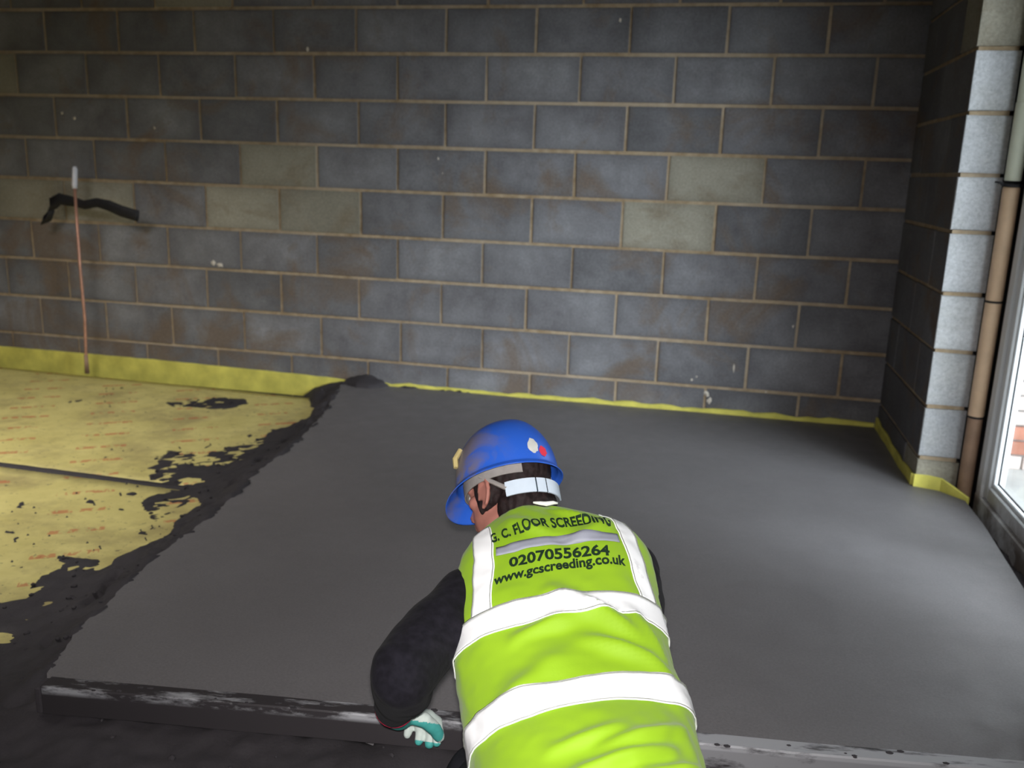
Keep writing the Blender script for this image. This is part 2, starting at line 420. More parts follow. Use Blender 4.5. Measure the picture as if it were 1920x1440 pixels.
# right wall: return with its own blocks, ends showing in the door reveal
RB = [.115, .322, .541, .758, .985, 1.190, 1.405, 1.622, 1.84, 2.06]
bm = bmesh.new(); box(bm, XR+.008, XR+.140, Y1+.009, .0, -.15, ZC)                       # return
box(bm, XR+.004, XR+.19, FY1-.0, Y1+.006, 2.13, ZC)                                       # lintel over door
box(bm, XR+.004, XR+.19, YR, FY1-.0, -.15, ZC)                                           # beyond the door
wr = obj('wall_right', bm, MORTAR); tag(wr, kind='structure')
zz = [-.10]+RB+[2.275, 2.41]
for row in range(len(zz)-1):
    z0 = zz[row]+J+.001; z1 = zz[row+1]-J-.001
    ys = [0, -.42, Y1] if row % 2 else [0, -.21, -.645, Y1]
    for a, b in zip(ys, ys[1:]):
        end = abs(b-Y1) < .01
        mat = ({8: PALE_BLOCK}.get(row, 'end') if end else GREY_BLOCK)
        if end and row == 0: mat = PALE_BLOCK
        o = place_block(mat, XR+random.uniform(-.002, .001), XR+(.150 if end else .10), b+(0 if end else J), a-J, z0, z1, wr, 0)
for k in range(5):       # blocks past the door and over it, out of the frame
    for row in range(10):
        a = FY1-.01-.45*k-(.2 if row % 2 else 0)
        place_block(GREY_BLOCK, XR-.001, XR+.1, a-.44, a, zz[row]+J, zz[row+1]-J, wr, 0)
bm = bmesh.new(); box(bm, XL-.15, XL, YR, .1, -.15, ZC); tag(obj('wall_left', bm, PLAIN), kind='structure')
bm = bmesh.new(); box(bm, XL, XR+.2, YR-.15, YR, -.15, ZC)
tag(obj('wall_rear', bm, PLAIN), kind='structure')
bm = bmesh.new(); box(bm, XL-.15, XR+.2, YR-.15, .1, ZC, ZC+.1); tag(obj('ceiling', bm, CEIL), kind='structure')
bm = bmesh.new(); box(bm, XL-.1, XR+.3, YR, .1, -.30, -.20); fb = obj('floor_base', bm, PLAIN); fb.name = 'floor'; tag(fb, kind='structure')

# ---- smooth screed slab (trowelled part of the floor)
SM = [onplane(u, v, 2, 0)[:2] for u, v in [(636, 722), (612, 770), (560, 825), (480, 886), (400, 965), (300, 1036), (150, 1176), (88, 1262)]]
SM[0] = np.array([-.33, -.022])
poly = [tuple(p) for p in SM] + [(.25, -3.013), (2.52, -2.728), (2.565, -1.75), (2.59, -1.25), (2.588, -1.000), (2.55, -.955), (2.515, -.912), (2.45, -.888), (2.424, -.86), (2.424, -.022)]
# densify the ragged left edge
dens = []
for i, (a, b) in enumerate(zip(poly, poly[1:]+poly[:1])):
    a = np.array(a); b = np.array(b); n = max(1, int(np.hypot(*(b-a))/.02)) if i < 8 else 1
    for k in range(n):
        p = a+(b-a)*k/n
        if i < 8 and k: p = p+np.array([rng.uniform(-.006, .006), rng.uniform(-.004, .004)])
        dens.append(p)
gx = np.arange(-.45, 2.62, .03); gy = np.arange(-3.1, 0, .03)
bm = bmesh.new()
top = [bm.verts.new((p[0], p[1], 0)) for p in dens]; bm.faces.new(top)
for x in gx[::2]: bmesh.ops.bisect_plane(bm, geom=bm.verts[:]+bm.edges[:]+bm.faces[:], plane_co=(x, 0, 0), plane_no=(1, 0, 0))
for y in gy[::2]: bmesh.ops.bisect_plane(bm, geom=bm.verts[:]+bm.edges[:]+bm.faces[:], plane_co=(0, y, 0), plane_no=(0, 1, 0))
for v in bm.verts:
    v.co.z += .0022*mnoise.noise(Vector((v.co.x*2.2, v.co.y*3.1, 0)))+.0008*mnoise.noise(Vector((v.co.x*9, v.co.y*9, 3)))
ext = bmesh.ops.extrude_face_region(bm, geom=[e for e in bm.edges if e.is_boundary])
for g in ext['geom']:
    if isinstance(g, bmesh.types.BMVert): g.co.z = -.07
screed = obj('screed_slab', bm, SCREED, smooth=True)
screed.parent = fb
tag(screed, 'smooth grey screed, freshly levelled')
me = screed.data
side = {k for p in me.polygons if abs(p.normal.z) < .5 for k in p.edge_keys}
for p in me.polygons: p.use_smooth = abs(p.normal.z) > .5
for e in me.edges:
    if e.key in side: e.use_edge_sharp = True

# ---- yellow insulation boards under the unscreeded part
def board(y0, y1, x1, label):
    n = 44; m_ = 24; vs = []; fs = []
    X = np.linspace(XL+.02, x1, n); Y = np.linspace(y0, y1, m_)
    for j in range(m_):
        for i in range(n):
            z = -.066+.004*mnoise.noise(Vector((X[i]*1.3, Y[j]*1.9, y0)))
            vs.append((X[i], Y[j]-(X[i]+.8)*.03, z))
    for j in range(m_-1):
        for i in range(n-1):
            a = j*n+i; fs.append((a, a+n, a+n+1, a+1))
    o = pyobj('insulation_board', vs, fs, FOIL, None, True)
    s = o.modifiers.new('thick', 'SOLIDIFY'); s.thickness = .10; s.offset = -1
    return tag(o, label, 'insulation board', 'yellow insulation boards')
board(-.15, -1.555, -.16, 'yellow foil-faced insulation board against the back wall, by the copper pipe')
board(-1.585, -3.1, .10, 'yellow foil-faced insulation board nearest the camera, its edge buried in loose dark screed')
bm = bmesh.new(); box(bm, XL, .1, -3.4, -.0, -.20, -.115); pl = obj('polythene_sheet', bm, CAVITY, fb)

# ---- loose dark screed: one uncountable spread, rising to the slab level at its edge
def floor_poly(pts, z=-.06): return [tuple(onplane(u, v, 2, z)[:2]) for u, v in pts]
patches = [
    floor_poly([(640, 728), (560, 752), (596, 778), (545, 800), (500, 800), (470, 822), (400, 842), (300, 842), (268, 872), (250, 905), (300, 918), (350, 930), (370, 945), (330, 975), (300, 1010),
                (230, 1045), (215, 1050), (190, 1068), (130, 1050), (60, 1075), (30, 1110), (-60, 1130), (-200, 1200), (-300, 1500), (300, 1560), (90, 1262), (150, 1176), (300, 1036), (400, 965), (480, 886), (560, 825), (612, 770)]),
    floor_poly([(285, 752), (360, 748), (420, 742), (470, 742), (478, 756), (430, 768), (370, 764), (320, 762)]),
    floor_poly([(262, 925), (345, 915), (372, 935), (330, 965), (290, 985), (250, 975)]),
    floor_poly([(200, 945), (220, 940), (225, 955), (205, 965)]),
    floor_poly([(10, 1052), (60, 1045), (60, 1065), (20, 1070)]),
    floor_poly([(110, 1040), (190, 1045), (180, 1062), (120, 1062)]),
    floor_poly([(0, 975), (22, 972), (22, 985), (0, 990)]),
    floor_poly([(200, 752), (212, 752), (212, 762), (200, 762)]),
    floor_poly([(565, 742), (625, 722), (636, 722), (600, 770)]),
]
step = .014
X, Y = np.meshgrid(np.arange(-2.6, 2.66, step), np.arange(-3.9, -.012, step))
dS = sdpoly(X, Y, poly)
n1 = vnoise(X, Y, .16, 3, 4); n2 = vnoise(X, Y, .05, 5, 3); n3 = vnoise(X, Y, .02, 9, 2)
D = np.full(X.shape, 9.)
for q in patches: D = np.minimum(D, sdpoly(X, Y, q))
front = (Y < -3.012+.1256*(X-.25))
rim = (X > 2.40)
D = np.where((X < .4) & (dS > -.02), np.minimum(D, dS-.10), D)
D = np.where(front, np.minimum(D, -.1), D); D = np.where(rim & (dS > 0), -.1, D)
Dn = D+.055*n1+.03*n2
spk = np.where((n2+n3*.5 > .62) & (vnoise(X, Y, .5, 21, 2) > -.05), 1, 0)        # stray crumbs
inside = np.clip(-Dn/.03, 0, 1)
rise = np.clip(1-(dS-.01)/.22, 0, 1)**1.3                                     # bank up to the slab
H = -.085+inside*(.022+.012*n2+.006*n3)+inside*rise*(.062)+.012*n2*inside*rise
H = np.where(spk & (Dn > 0) & (Dn < .9), -.061+.003*n3, H)
Hf = -.002+.010*n1+.008*n2+.006*n3
H = np.where(front, Hf, H)
H = np.where(rim, -.050+.012*n2+.008*n3+np.clip((-1.25-Y)*.02, 0, .03), H)
# mound against the wall
mx, mz = -.19, -.07
H = np.maximum(H, .055-((X-mx)/.14)**2*.06-((Y-0)/.12)**2*.06+.010*n2+.006*n3)
H = np.maximum(H, np.where((X < -.12) & (X > -.55), .006-((X+.30)/.22)**2*.07-((Y)/.15)**2*.05+.008*n2, -1))
H = np.where((dS < -.012) & (H < .004), -.06, H)                             # nothing under the slab
keep = ~((dS < -.04) & (H < .003))
keepv = keep & ~((H < -.080) & (X < -.2) & ~front)
idx = -np.ones(X.shape, int); used = np.zeros(X.shape, bool)
keepv &= ~((X > 2.415) & (Y > -.90)) & (X < 2.628)
q = keepv[:-1, :-1] | keepv[1:, :-1] | keepv[:-1, 1:] | keepv[1:, 1:]
used[:-1, :-1] |= q; used[1:, :-1] |= q; used[:-1, 1:] |= q; used[1:, 1:] |= q
idx[used] = np.arange(used.sum())
vs = np.stack([X[used], Y[used], H[used]], 1)
jj, ii = np.nonzero(q)
fs = np.stack([idx[jj, ii], idx[jj, ii+1], idx[jj+1, ii+1], idx[jj+1, ii]], 1)
loose = pyobj('loose_screed', vs.tolist(), fs.tolist(), LOOSE, None, True)
tag(loose, 'loose dark unlevelled screed spilled along the ragged edge of the smooth floor', 'screed', kind='stuff')
# lumps and crumbs of screed lying about
bm = bmesh.new(); r = random.Random(4)
from mathutils.kdtree import KDTree
cand = np.nonzero(((inside > .9) & (dS > .01) & (X > -1.8)) | (front & (X > -.3)))
for k in range(900):
    t = r.randrange(len(cand[0])); a, b = cand[0][t], cand[1][t]
    s = r.uniform(.003, .010); m = Matrix.Translation((X[a, b], Y[a, b], H[a, b]+s*.3)) @ Matrix.Rotation(r.uniform(0, 6), 4, 'Z') @ Matrix.Diagonal((s*r.uniform(.7, 1.5), s, s*.7, 1))
    bmesh.ops.create_icosphere(bm, subdivisions=1, radius=1, matrix=m)
cr = obj('screed_crumbs', bm, LOOSE, loose); cr['kind'] = 'stuff'

# dark strip along the joint between the two boards
vsj, fsj = [], []
for i, x in enumerate(np.linspace(-2.4, -.30, 90)):
    yc = -1.571-(x+.8)*.03; w0 = .013+.004*mnoise.noise(Vector((x*9, 1, 0))); zt = -.0595+.002*mnoise.noise(Vector((x*14, 4, 0)))
    vsj += [(x, yc-w0-.006, -.075), (x, yc-w0, zt), (x, yc+w0, zt), (x, yc+w0+.006, -.075)]
    if i: b_ = 4*(i-1); fsj += [(b_+k, b_+k+1, b_+k+5, b_+k+4) for k in range(3)]
fj = pyobj('filled_joint', vsj, fsj, LOOSE, loose, True)

# ---- yellow edge foam
def ribbon(name, path, zlo, zhi, th, mat, label, cat, group=None, wav=.004, seed=0):
    """foam strip standing on edge along path; zhi per point"""
    P = []; r = random.Random(seed)
    for (a, b, h0, h1) in zip(path, path[1:], zhi, zhi[1:]):
        a = np.array(a, float); b = np.array(b, float); n = max(1, int(np.linalg.norm(b-a)/.05))
        for k in range(n): P.append((a+(b-a)*k/n, h0+(h1-h0)*k/n))
    P.append((np.array(path[-1], float), zhi[-1]))
    bm = bmesh.new(); rings = []
    for i, (p, h) in enumerate(P):
        t = P[min(i+1, len(P)-1)][0]-P[max(i-1, 0)][0]; t = t/np.linalg.norm(t); nn = np.array([-t[1], t[0]])
        wv = wav*mnoise.noise(Vector((p[0]*7, p[1]*7, seed)))*2; hh = h+wav*mnoise.noise(Vector((p[0]*11+5, p[1]*11, seed)))*1.6
        a = p+nn*(wv*.3-th/2); b = p+nn*(wv*.3+th/2); top = p+nn*wv*.3
        rings.append([bm.verts.new((*a, zlo)), bm.verts.new((*a, hh-th*.2)), bm.verts.new((*top, hh)), bm.verts.new((*b, hh-th*.2)), bm.verts.new((*b, zlo))])
    for a, b in zip(rings, rings[1:]):
        for k in range(5): bm.faces.new((a[k], a[(k+1) % 5], b[(k+1) % 5], b[k]))
    bm.faces.new(rings[0]); bm.faces.new(rings[-1][::-1])
    o = obj(name, bm, mat); return tag(o, label, cat, group)
ribbon('edge_foam', [(-3.55, -.008), (-2.4, -.009), (-1.5, -.008), (-.55, -.009), (-.26, -.008)], -.10, [.040, .040, .036, .022, .012], .012, STRIP, 'tall yellow foam edge strip along the back wall behind the copper pipe', 'foam strip', wav=.002)
ribbon('edge_foam', [(-.10, -.010), (.4, -.011), (1.2, -.010), (1.8, -.010), (2.42, -.010)], -.06, [.018, .016, .022, .024, .022], .014, STRIP, 'thin yellow foam edge strip between smooth screed and back wall', 'foam strip', wav=.009, seed=3)
ribbon('edge_foam', [(2.426, -.03), (2.428, -.3), (2.424, -.6), (2.426, -.862)], -.06, [.05, .038, .034, .045], .012, STRIP, 'yellow foam edge strip along the shadowed foot of the right wall', 'foam strip', wav=.006, seed=5)
ribbon('edge_foam', [(2.428, -.878), (2.48, -.882), (2.525, -.898), (2.558, -.942), (2.600, -.995)], -.05, [.050, .052, .048, .036, .012], .012, STRIP, 'bright yellow foam strip curling round the wall end beside the door', 'foam strip', wav=.003, seed=6)

# ---- door: white frame seen at a grazing angle, two glazed leaves
door = empty('door_1', (FX, (FY0+FY1)/2, 0)); tag(door, kind='structure')
def dpart(name, boxes, mat, bev=.004):
    bm = bmesh.new()
    for b in boxes: box(bm, *b, bev)
    o = obj(name, bm, mat); o.parent = door; o.matrix_parent_inverse = Matrix.Translation(-door.location); return o
dpart('door_jamb', [(FX, FX+.07, FY0-.058, FY0, 0, 2.10)], UPVC)
dpart('door_jamb', [(FX, FX+.07, FY1, FY1+.055, 0, 2.10)], UPVC)
dpart('threshold', [(FX-.002, FX+.09, FY1, FY0, -.19, .030)], UPVC)
dpart('door_head', [(FX, FX+.07, FY1, FY0, 2.05, 2.12)], UPVC)
ymid = (FY0+FY1)/2
for (a, b) in ((FY0-.060, ymid+.004), (ymid-.004, FY1+.060)):
    dpart('leaf_stile', [(FX+.008, FX+.062, a-.050, a, .033, 2.05)], UPVC)
    dpart('leaf_stile', [(FX+.008, FX+.062, b, b+.050, .033, 2.05)], UPVC)
    dpart('leaf_rail', [(FX+.008, FX+.062, b+.05, a-.05, .033, .088)], UPVC)
    dpart('leaf_rail', [(FX+.008, FX+.062, b+.05, a-.05, 1.985, 2.05)], UPVC)
    dpart('glazing_bead', [(FX+.018, FX+.034, a-.066, a-.050, .088, 1.985), (FX+.018, FX+.034, b+.05, b+.066, .088, 1.985), (FX+.018, FX+.034, b+.066, a-.066, .088, .104), (FX+.018, FX+.034, b+.066, a-.066, 1.97, 1.985)], UPVC, .003)
    dpart('rubber_gasket', [(FX+.0345, FX+.037, a-.069, a-.052, .09, 1.98), (FX+.0345, FX+.037, b+.05, a-.05, .09, .107)], BLACK, 0)
    g = dpart('glass_pane', [(FX+.038, FX+.044, b+.05, a-.05, .09, 1.985)], GLASS, 0)
# black boxes added as the darkness of the cavity between wall end and frame
bm = bmesh.new(); box(bm, 2.645, FX+.055, FY0, Y1+.06, -.19, 2.2); box(bm, XR+.152, FX+.055, Y1+.06, .1, -.19, ZC)
tag(obj('trim_1', bm, CAVITY), kind='structure')

# ---- tan pipe standing in the reveal
px, py = 2.606, -.9005-.0
CAV_Y = FY0
pipe = empty('boxed_pipe', (2.602, -.893, 0)); pipe.name = 'plastic_pipe'
tag(pipe, 'tan and cream vertical plastic pipe standing between blockwork and door frame', 'pipe')
def psec(z0, z1, r_, mat, name='pipe_section'):
    bm = bmesh.new(); tube(bm, [(0, 0, z0), (0, 0, z0+.004), (0, 0, (z0+z1)/2), (0, 0, z1-.004), (0, 0, z1)], [r_*.93, r_, r_, r_, r_*.93], 24)
    return obj(name, bm, mat, pipe, True)
PIPEX, PIPEY = 2.602, -1.000
pipe.location = (2.604, -.985+.07, 0)
psec(-.03, .305, .0265, PIPE_BROWN); psec(.309, .741, .028, PIPE_TAN); psec(.745, 1.152, .0285, PIPE_TAN); psec(1.172, 1.44, .028, PIPE_CREAM); psec(1.44, 2.3, .026, PIPE_CREAM)
for zt, rt in ((.307, .029), (.743, .0295)): psec(zt-.004, zt+.004, rt, BLACK, 'joint_ring')
bm = bmesh.new()
for k in range(24):
    pass
tube(bm, [(math.cos(a)*.031, math.sin(a)*.031, 1.160+.004*math.sin(a)) for a in [2*PI*k/24 for k in range(25)]], .006, 8)
tube(bm, [(-.029, -.012, 1.160), (-.045, -.014, 1.166), (-.060, -.010, 1.168)], [.005, .004, .003], 8)
obj('cable_tie', bm, BLACK, pipe, True)

# ---- copper pipe and black strap by the back wall
cp = empty('copper_pipe', (-1.905, -.05, 0)); tag(cp, 'thin copper pipe rising from the floor in front of the back wall', 'pipe')
a = onplane(140, 350, 1, -.10); b = onplane(150, 500, 1, -.10); c = onplane(161, 692, 1, -.10)
def rel(p, o): return Vector(p)-o.location
cpts = [rel((c[0]-.005, -.085, -.06), cp), rel((c[0], -.09, .03), cp), rel((b[0]+.004, -.10, (b[2]+c[2])/2), cp), rel((b[0], -.10, b[2]), cp), rel(a, cp)]
bm = bmesh.new(); tube(bm, cpts, .0080, 14); obj('pipe_run', bm, COPPER, cp, True)
t = onplane(140, 312, 1, -.10)
bm = bmesh.new(); tube(bm, [rel(a, cp)-Vector((0, 0, .01)), rel(a, cp)+Vector((0, 0, .01)), rel(t, cp)-Vector((0, 0, .012)), rel(t, cp)], [.0125, .0145, .0140, .008], 14); obj('white_cap', bm, CAPWHITE, cp, True)
bm = bmesh.new(); tube(bm, [cpts[0], cpts[1]+Vector((0, 0, .02))], [.013, .0105], 12); obj('plaster_crust', bm, PIPE_BROWN, cp, True)

pp = [onplane(u, v, 1, y) for u, v, y in [(86, 418, -.075), (92, 400, -.08), (100, 381, -.085), (112, 373, -.088), (138, 378, -.082), (158, 384, -.088), (182, 380, -.105), (205, 386, -.115), (228, 396, -.115), (248, 402, -.11), (259, 405, -.108)]]
hw = [.040, .040, .036, .032, .027, .025, .026, .030, .031, .031, .031]
bm = bmesh.new(); rings = []
for i, p in enumerate(pp):
    tt = Vector(pp[min(i+1, len(pp)-1)])-Vector(pp[max(i-1, 0)]); tt.normalize(); up = Vector((0, -1, 0)).cross(tt)
    if up.z < 0: up = -up
    if i < 2: up = Vector((.94, 0, .34))
    n_ = Vector((0, -1, 0)); ring = []
    for k in range(10):
        an = 2*PI*k/10; ring.append(bm.verts.new(Vector(p)+up*math.cos(an)*hw[i]+n_*math.sin(an)*.008))
    rings.append(ring)
for a_, b_ in zip(rings, rings[1:]):
    for k in range(10): bm.faces.new((a_[k], a_[(k+1) % 10], b_[(k+1) % 10], b_[k]))
bm.faces.new(rings[0][::-1]); bm.faces.new(rings[-1])
tag(obj('pipe_lagging', bm, BLACK, None, True), 'limp black rubber pipe lagging draped across the copper pipe', 'pipe lagging')

# ---- outdoors seen through the door glass
bm = bmesh.new(); box(bm, 2.74, 12, -8, 14, -.30, -.20); tag(obj('ground', bm, PAVE), kind='structure')
bw = empty('garden_wall', (2.82, .16, -.20))
tag(bw, 'pale and red brick garden wall outside, seen through the door glass', 'wall')
bm = bmesh.new(); box(bm, 0, 3.2, .02, .10, 0, 1.42); obj('mortar_core', bm, PAVE, bw)
def brick_mesh(mat):
    bm = bmesh.new(); box(bm, 0, .215, 0, .11, 0, .065, .003); me = bpy.data.meshes.new('brick'); bm.to_mesh(me); bm.free(); me.materials.append(mat); return me
bred, bpale = brick_mesh(BRICK), brick_mesh(PALEBRICK)
for row in range(19):
    for k in range(14):
        o = bpy.data.objects.new('brick', bred if row in (1, 2) or random.random() < .12 else bpale); COL.objects.link(o); o.parent = bw
        o.location = (.225*k-(.1125 if row % 2 else 0)+.1125, 0, row*.075)
bm = bmesh.new(); box(bm, -.02, 3.25, -.03, .14, 1.42, 1.48, .01); obj('coping', bm, PAVE, bw)

# ================================================================== SCREED BOARD
e0 = onplane(86, 1266, 2, .07); e1 = onplane(1920, 1425, 2, .07)
dirv = Vector((e1[0]-e0[0], e1[1]-e0[1], 0)).normalized(); ang = math.atan2(dirv.y, dirv.x)
sb = empty('straightedge', (e0[0], e0[1], 0)); sb.rotation_euler = (0, 0, ang)
tag(sb, 'long scuffed aluminium screeding straightedge lying under the gloved hands', 'straightedge')
L_ = 2.55
bm = bmesh.new(); box(bm, .012, L_, -.040, 0, .003, .070, .003)
bmesh.ops.subdivide_edges(bm, edges=[e for e in bm.edges if abs((e.verts[0].co-e.verts[1].co).x) > 1], cuts=60)
for v in bm.verts:
    n_ = mnoise.noise(Vector((v.co.x*4, v.co.y*30, v.co.z*30)))*.0015; v.co.z += n_; v.co.y += n_
obj('bar', bm, ALU, sb)
bm = bmesh.new(); box(bm, 0, .014, -.044, -.002, .006, .067, .003); obj('end_cap', bm, LOOSE, sb)
bm = bmesh.new(); r = random.Random(2)
for k in range(60):
    x = r.uniform(0.05, 2.3); s = r.uniform(.002, .006)
    bmesh.ops.create_icosphere(bm, subdivisions=1, radius=1, matrix=Matrix.Translation((x, -.023+r.uniform(-.02, .02), .070)) @ Matrix.Diagonal((s*1.6, s, s*.35, 1)))
cc = obj('screed_clots', bm, LOOSE, sb); cc['kind'] = 'stuff'

# ================================================================== PERSON
person = empty('person', (1.45, -3.3, 0))
tag(person, 'person kneeling in yellow vest, blue helmet and gloves, leaning over the straightedge', 'person')
def adopt(o):
    o.parent = person; o.matrix_parent_inverse = Matrix.Translation(-person.location); return o
def V(*a): return Vector([float(x) for x in a])
def A(u, v, d): return Vector(at(u, v, d))
r0, r1, r2 = [Vector(R[i]) for i in range(3)]
# head frame: forward, left, up in world, from camera-relative components
def camv(x, y, z): return (r0*x+r1*y+r2*z)
up = camv(-.10, -.86, .46).normalized(); fw = camv(-.72, .38, .58); fw = (fw-up*fw.dot(up)).normalized(); lf = up.cross(fw).normalized()
HR = Matrix((fw, lf, up)).transposed()                     # columns: x fwd, y left, z up
hc = A(951, 921, 1.89); HS = .91                                      # skull centre
def hp(x, y, z): return hc+HR @ (Vector((x, y, z))*HS)

_S = Vector((.86, .48, .13)).normalized(); _T = Vector((-.29, .89, .34)).normalized(); _N = _S.cross(_T).normalized()
chest = A(1040, 1065, 1.722)-_N*.02; belly = A(1062, 1285, 1.525)-_N*.02; pelvis = A(1112, 1600, 1.235)-_N*.02
shL, elL, wrL = chest-_S*.168-_N*.014, A(760, 1264, 1.50), A(738, 1334, 1.705)
shR, elR, wrR = chest+_S*.140-_N*.022, A(1192, 1195, 1.60), A(1180, 1345, 1.74)
neck0 = A(1012, 1005, 1.76)
kneeL, kneeR = V(1.26, -3.10, .075), V(1.56, -3.04, .075)
ankL, ankR = V(1.37, -3.50, .07), V(1.72, -3.46, .07)
hipL, hipR = pelvis+V(-.08, .0, -.02), pelvis+V(.09, .03, -.02)
toeL, toeR = ankL+V(.03, -.13, -.03), ankR+V(.03, -.13, -.03)

# left and right hands, closed over the straightedge
def hand(bm, wrist, along, back, side, s=1.0, g=0.0):
    """wrist point, direction along the hand, back-of-hand normal, thumb side; g = extra thickness"""
    along = along.normalized(); back = (back-along*back.dot(along)).normalized(); side_ = along.cross(back).normalized()*side
    rot = Matrix((along, side_, back)).transposed()
    pc = wrist+along*.048*s
    ball(bm, pc, ((.050+g)*s, (.041+g)*s, (.017+g)*s), rot)
    ball(bm, wrist+along*.012, ((.03+g)*s, (.029+g)*s, (.020+g)*s), rot)
    lens = [.072, .080, .075, .060]; rad = [.0090, .0092, .0088, .0078]
    for k in range(4):
        off = (.030-.0200*k)*s; base = wrist+along*(.085-.004*abs(k-1))*s+side_*off
        fan = side_*(.12-.08*k)
        d1 = (along+fan*.5-back*.25).normalized(); d2 = (along*.55-back*.85+fan*.3).normalized(); d3 = (along*-.15-back*1.0).normalized()
        L0 = lens[k]*s; p0 = base-along*.02; p1 = base+d1*L0*.40; p2 = p1+d2*L0*.34; p3 = p2+d3*L0*.24
        limb(bm, [p0, base, p1, p2, p3], [(rad[k]+g)*1.05, (rad[k]+g)*1.08, rad[k]+g, (rad[k]+g)*.93, (rad[k]+g)*.8], 12)
    t0 = wrist+along*.020*s+side_*.022*s; t1 = t0+(along*.6+side_*.75-back*.25).normalized()*.034*s
    t2 = t1+(along*.85+side_*.25-back*.4).normalized()*.032*s; t3 = t2+(along*.85-side_*.05-back*.5).normalized()*.024*s
    limb(bm, [t0, t1, t2, t3], [.014+g, .0118+g, .0105+g, .0088+g], 12)
barz = .07
def onbar(x, dy=0):
    p = Vector((e0[0], e0[1], 0))+dirv*x; n_ = Vector((-dirv.y, dirv.x, 0)); p += n_*dy; p.z = barz; return p
alongL = (Vector((.30, .78, -.55))).normalized(); backL = Vector((-.25, -.20, .95))
alongR = (Vector((-.05, .85, -.5))).normalized(); backR = Vector((.1, -.25, .95))

# --- body: one continuous skin (head, neck, trunk, arms, hands, legs, feet)
bm = bmesh.new()
_ball = ball
def ball(bm, c, r, rot=None, n=20):
    if rot is HR: r = tuple(q*HS for q in (r if hasattr(r, '__len__') else (r, r, r)))
    _ball(bm, c, r, rot, n)
ball(bm, hp(-.012, 0, .035), (.098, .076, .088), HR, 28)          # cranium
ball(bm, hp(.030, 0, -.045), (.066, .058, .072), HR, 24)          # face
ball(bm, hp(.052, 0, -.092), (.036, .036, .026), HR, 20)          # chin
ball(bm, hp(.010, .035, -.075), (.045, .022, .030), HR, 16); ball(bm, hp(.010, -.035, -.075), (.045, .022, .030), HR, 16)   # jaw
ball(bm, hp(.083, 0, .022), (.018, .050, .013), HR, 16)           # brow ridge
limb(bm, [hp(.090, 0, .005), hp(.103, 0, -.018), hp(.110, 0, -.032)], [.008, .010, .012], 12)   # nose
ball(bm, hp(.098, .011, -.034), (.010, .008, .007), HR, 10); ball(bm, hp(.098, -.011, -.034), (.010, .008, .007), HR, 10)
ball(bm, hp(.093, 0, -.059), (.010, .024, .005), HR, 12); ball(bm, hp(.091, 0, -.070), (.010, .021, .006), HR, 12)              # lips
for s in (1, -1):
    ball(bm, hp(.060, .042*s, -.018), (.022, .020, .018), HR, 14)                                                               # cheekbone
    ear = [hp(-.004+.020*math.cos(a)-.008*math.sin(a)*.3, (.078+.010*(1-math.cos(a))*.6)*s, -.022+.034*math.sin(a)) for a in [PI*.15+2*PI*.78*k/12-.9 for k in range(13)]]
    tube(bm, ear, [.0045+.0015*math.sin(PI*k/12) for k in range(13)], 10)
    ball(bm, hp(-.004, .078*s, -.024), (.017, .006, .026), HR, 14); ball(bm, hp(.003, .080*s, -.052), (.008, .005, .010), HR, 10)
    ball(bm, hp(.075, .031*s, .003), (.013, .015, .010), HR, 12)                                                                # eyelids
limb(bm, [hp(-.035, 0, -.045), hp(-.055, 0, -.10).lerp(neck0, .35), neck0-_N*.015], [.052, .052, .046])
limb(bm, [neck0-_N*.015, chest, belly, pelvis], [.045, .070, .072, .078], 20)
ball(bm, chest+(shL-chest)*.4, .072); ball(bm, chest+(shR-chest)*.4, .072)
for q_ in (chest, belly, pelvis):
    for s_ in (-.065, .065): ball(bm, q_+_S*s_, .064)
limb(bm, [chest, shL, elL, wrL], [.07, .056, .042, .027]); limb(bm, [chest, shR, elR, wrR], [.07, .056, .042, .027])
hand(bm, wrL, alongL, backL, 1); hand(bm, wrR, alongR, backR, -1)
for hip, kn, an, to in ((hipL, kneeL, ankL, toeL), (hipR, kneeR, ankR, toeR)):
    limb(bm, [pelvis, hip, kn, an+V(0, 0, .0), to], [.10, .095, .058, .038, .030])
body = adopt(fused('body', bm, .0045, SKIN, smooth_it=3))

# --- eyes (under the peak, out of sight from here)
for s in (1, -1):
    bm = bmesh.new(); ball(bm, hp(.082, .031*s, .001), .0105, HR, 14); adopt(obj('eye', bm, WHITE, None, True))

# --- sweater
def sw_disp(co):
    return .004*mnoise.noise(co*18)+.0035*math.sin(55*(co.z*.9+co.y*.5)+3*mnoise.noise(co*7))*max(0, mnoise.noise(co*9+Vector((3, 3, 3)))+.3)
bm = bmesh.new()
limb(bm, [neck0-_N*.02, chest, belly, pelvis], [.045, .068, .072, .074], 20)
ball(bm, chest+(shL-chest)*.45, .066); ball(bm, chest+(shR-chest)*.45, .066)
cuffL = wrL.lerp(elL, .22); cuffR = wrR.lerp(elR, .08)
midL = shL.lerp(elL, .5)+camv(-.012, 0, 0)
limb(bm, [chest, shL+camv(-.010, .0, 0), midL, elL+camv(-.004, .0, 0), elL.lerp(cuffL, .55)+camv(.004, 0, 0), cuffL], [.060, .060, .061, .057, .052, .040])
limb(bm, [chest, shR+camv(.020, .01, 0), elR+camv(.0, 0, 0), cuffR], [.064, .062, .056, .040])
for q_ in (chest, belly, pelvis):
    for s_ in (-.065, .065): ball(bm, q_+_S*s_, .072)
adopt(fused('sweater', bm, .006, SWEATER, smooth_it=5, disp=sw_disp))

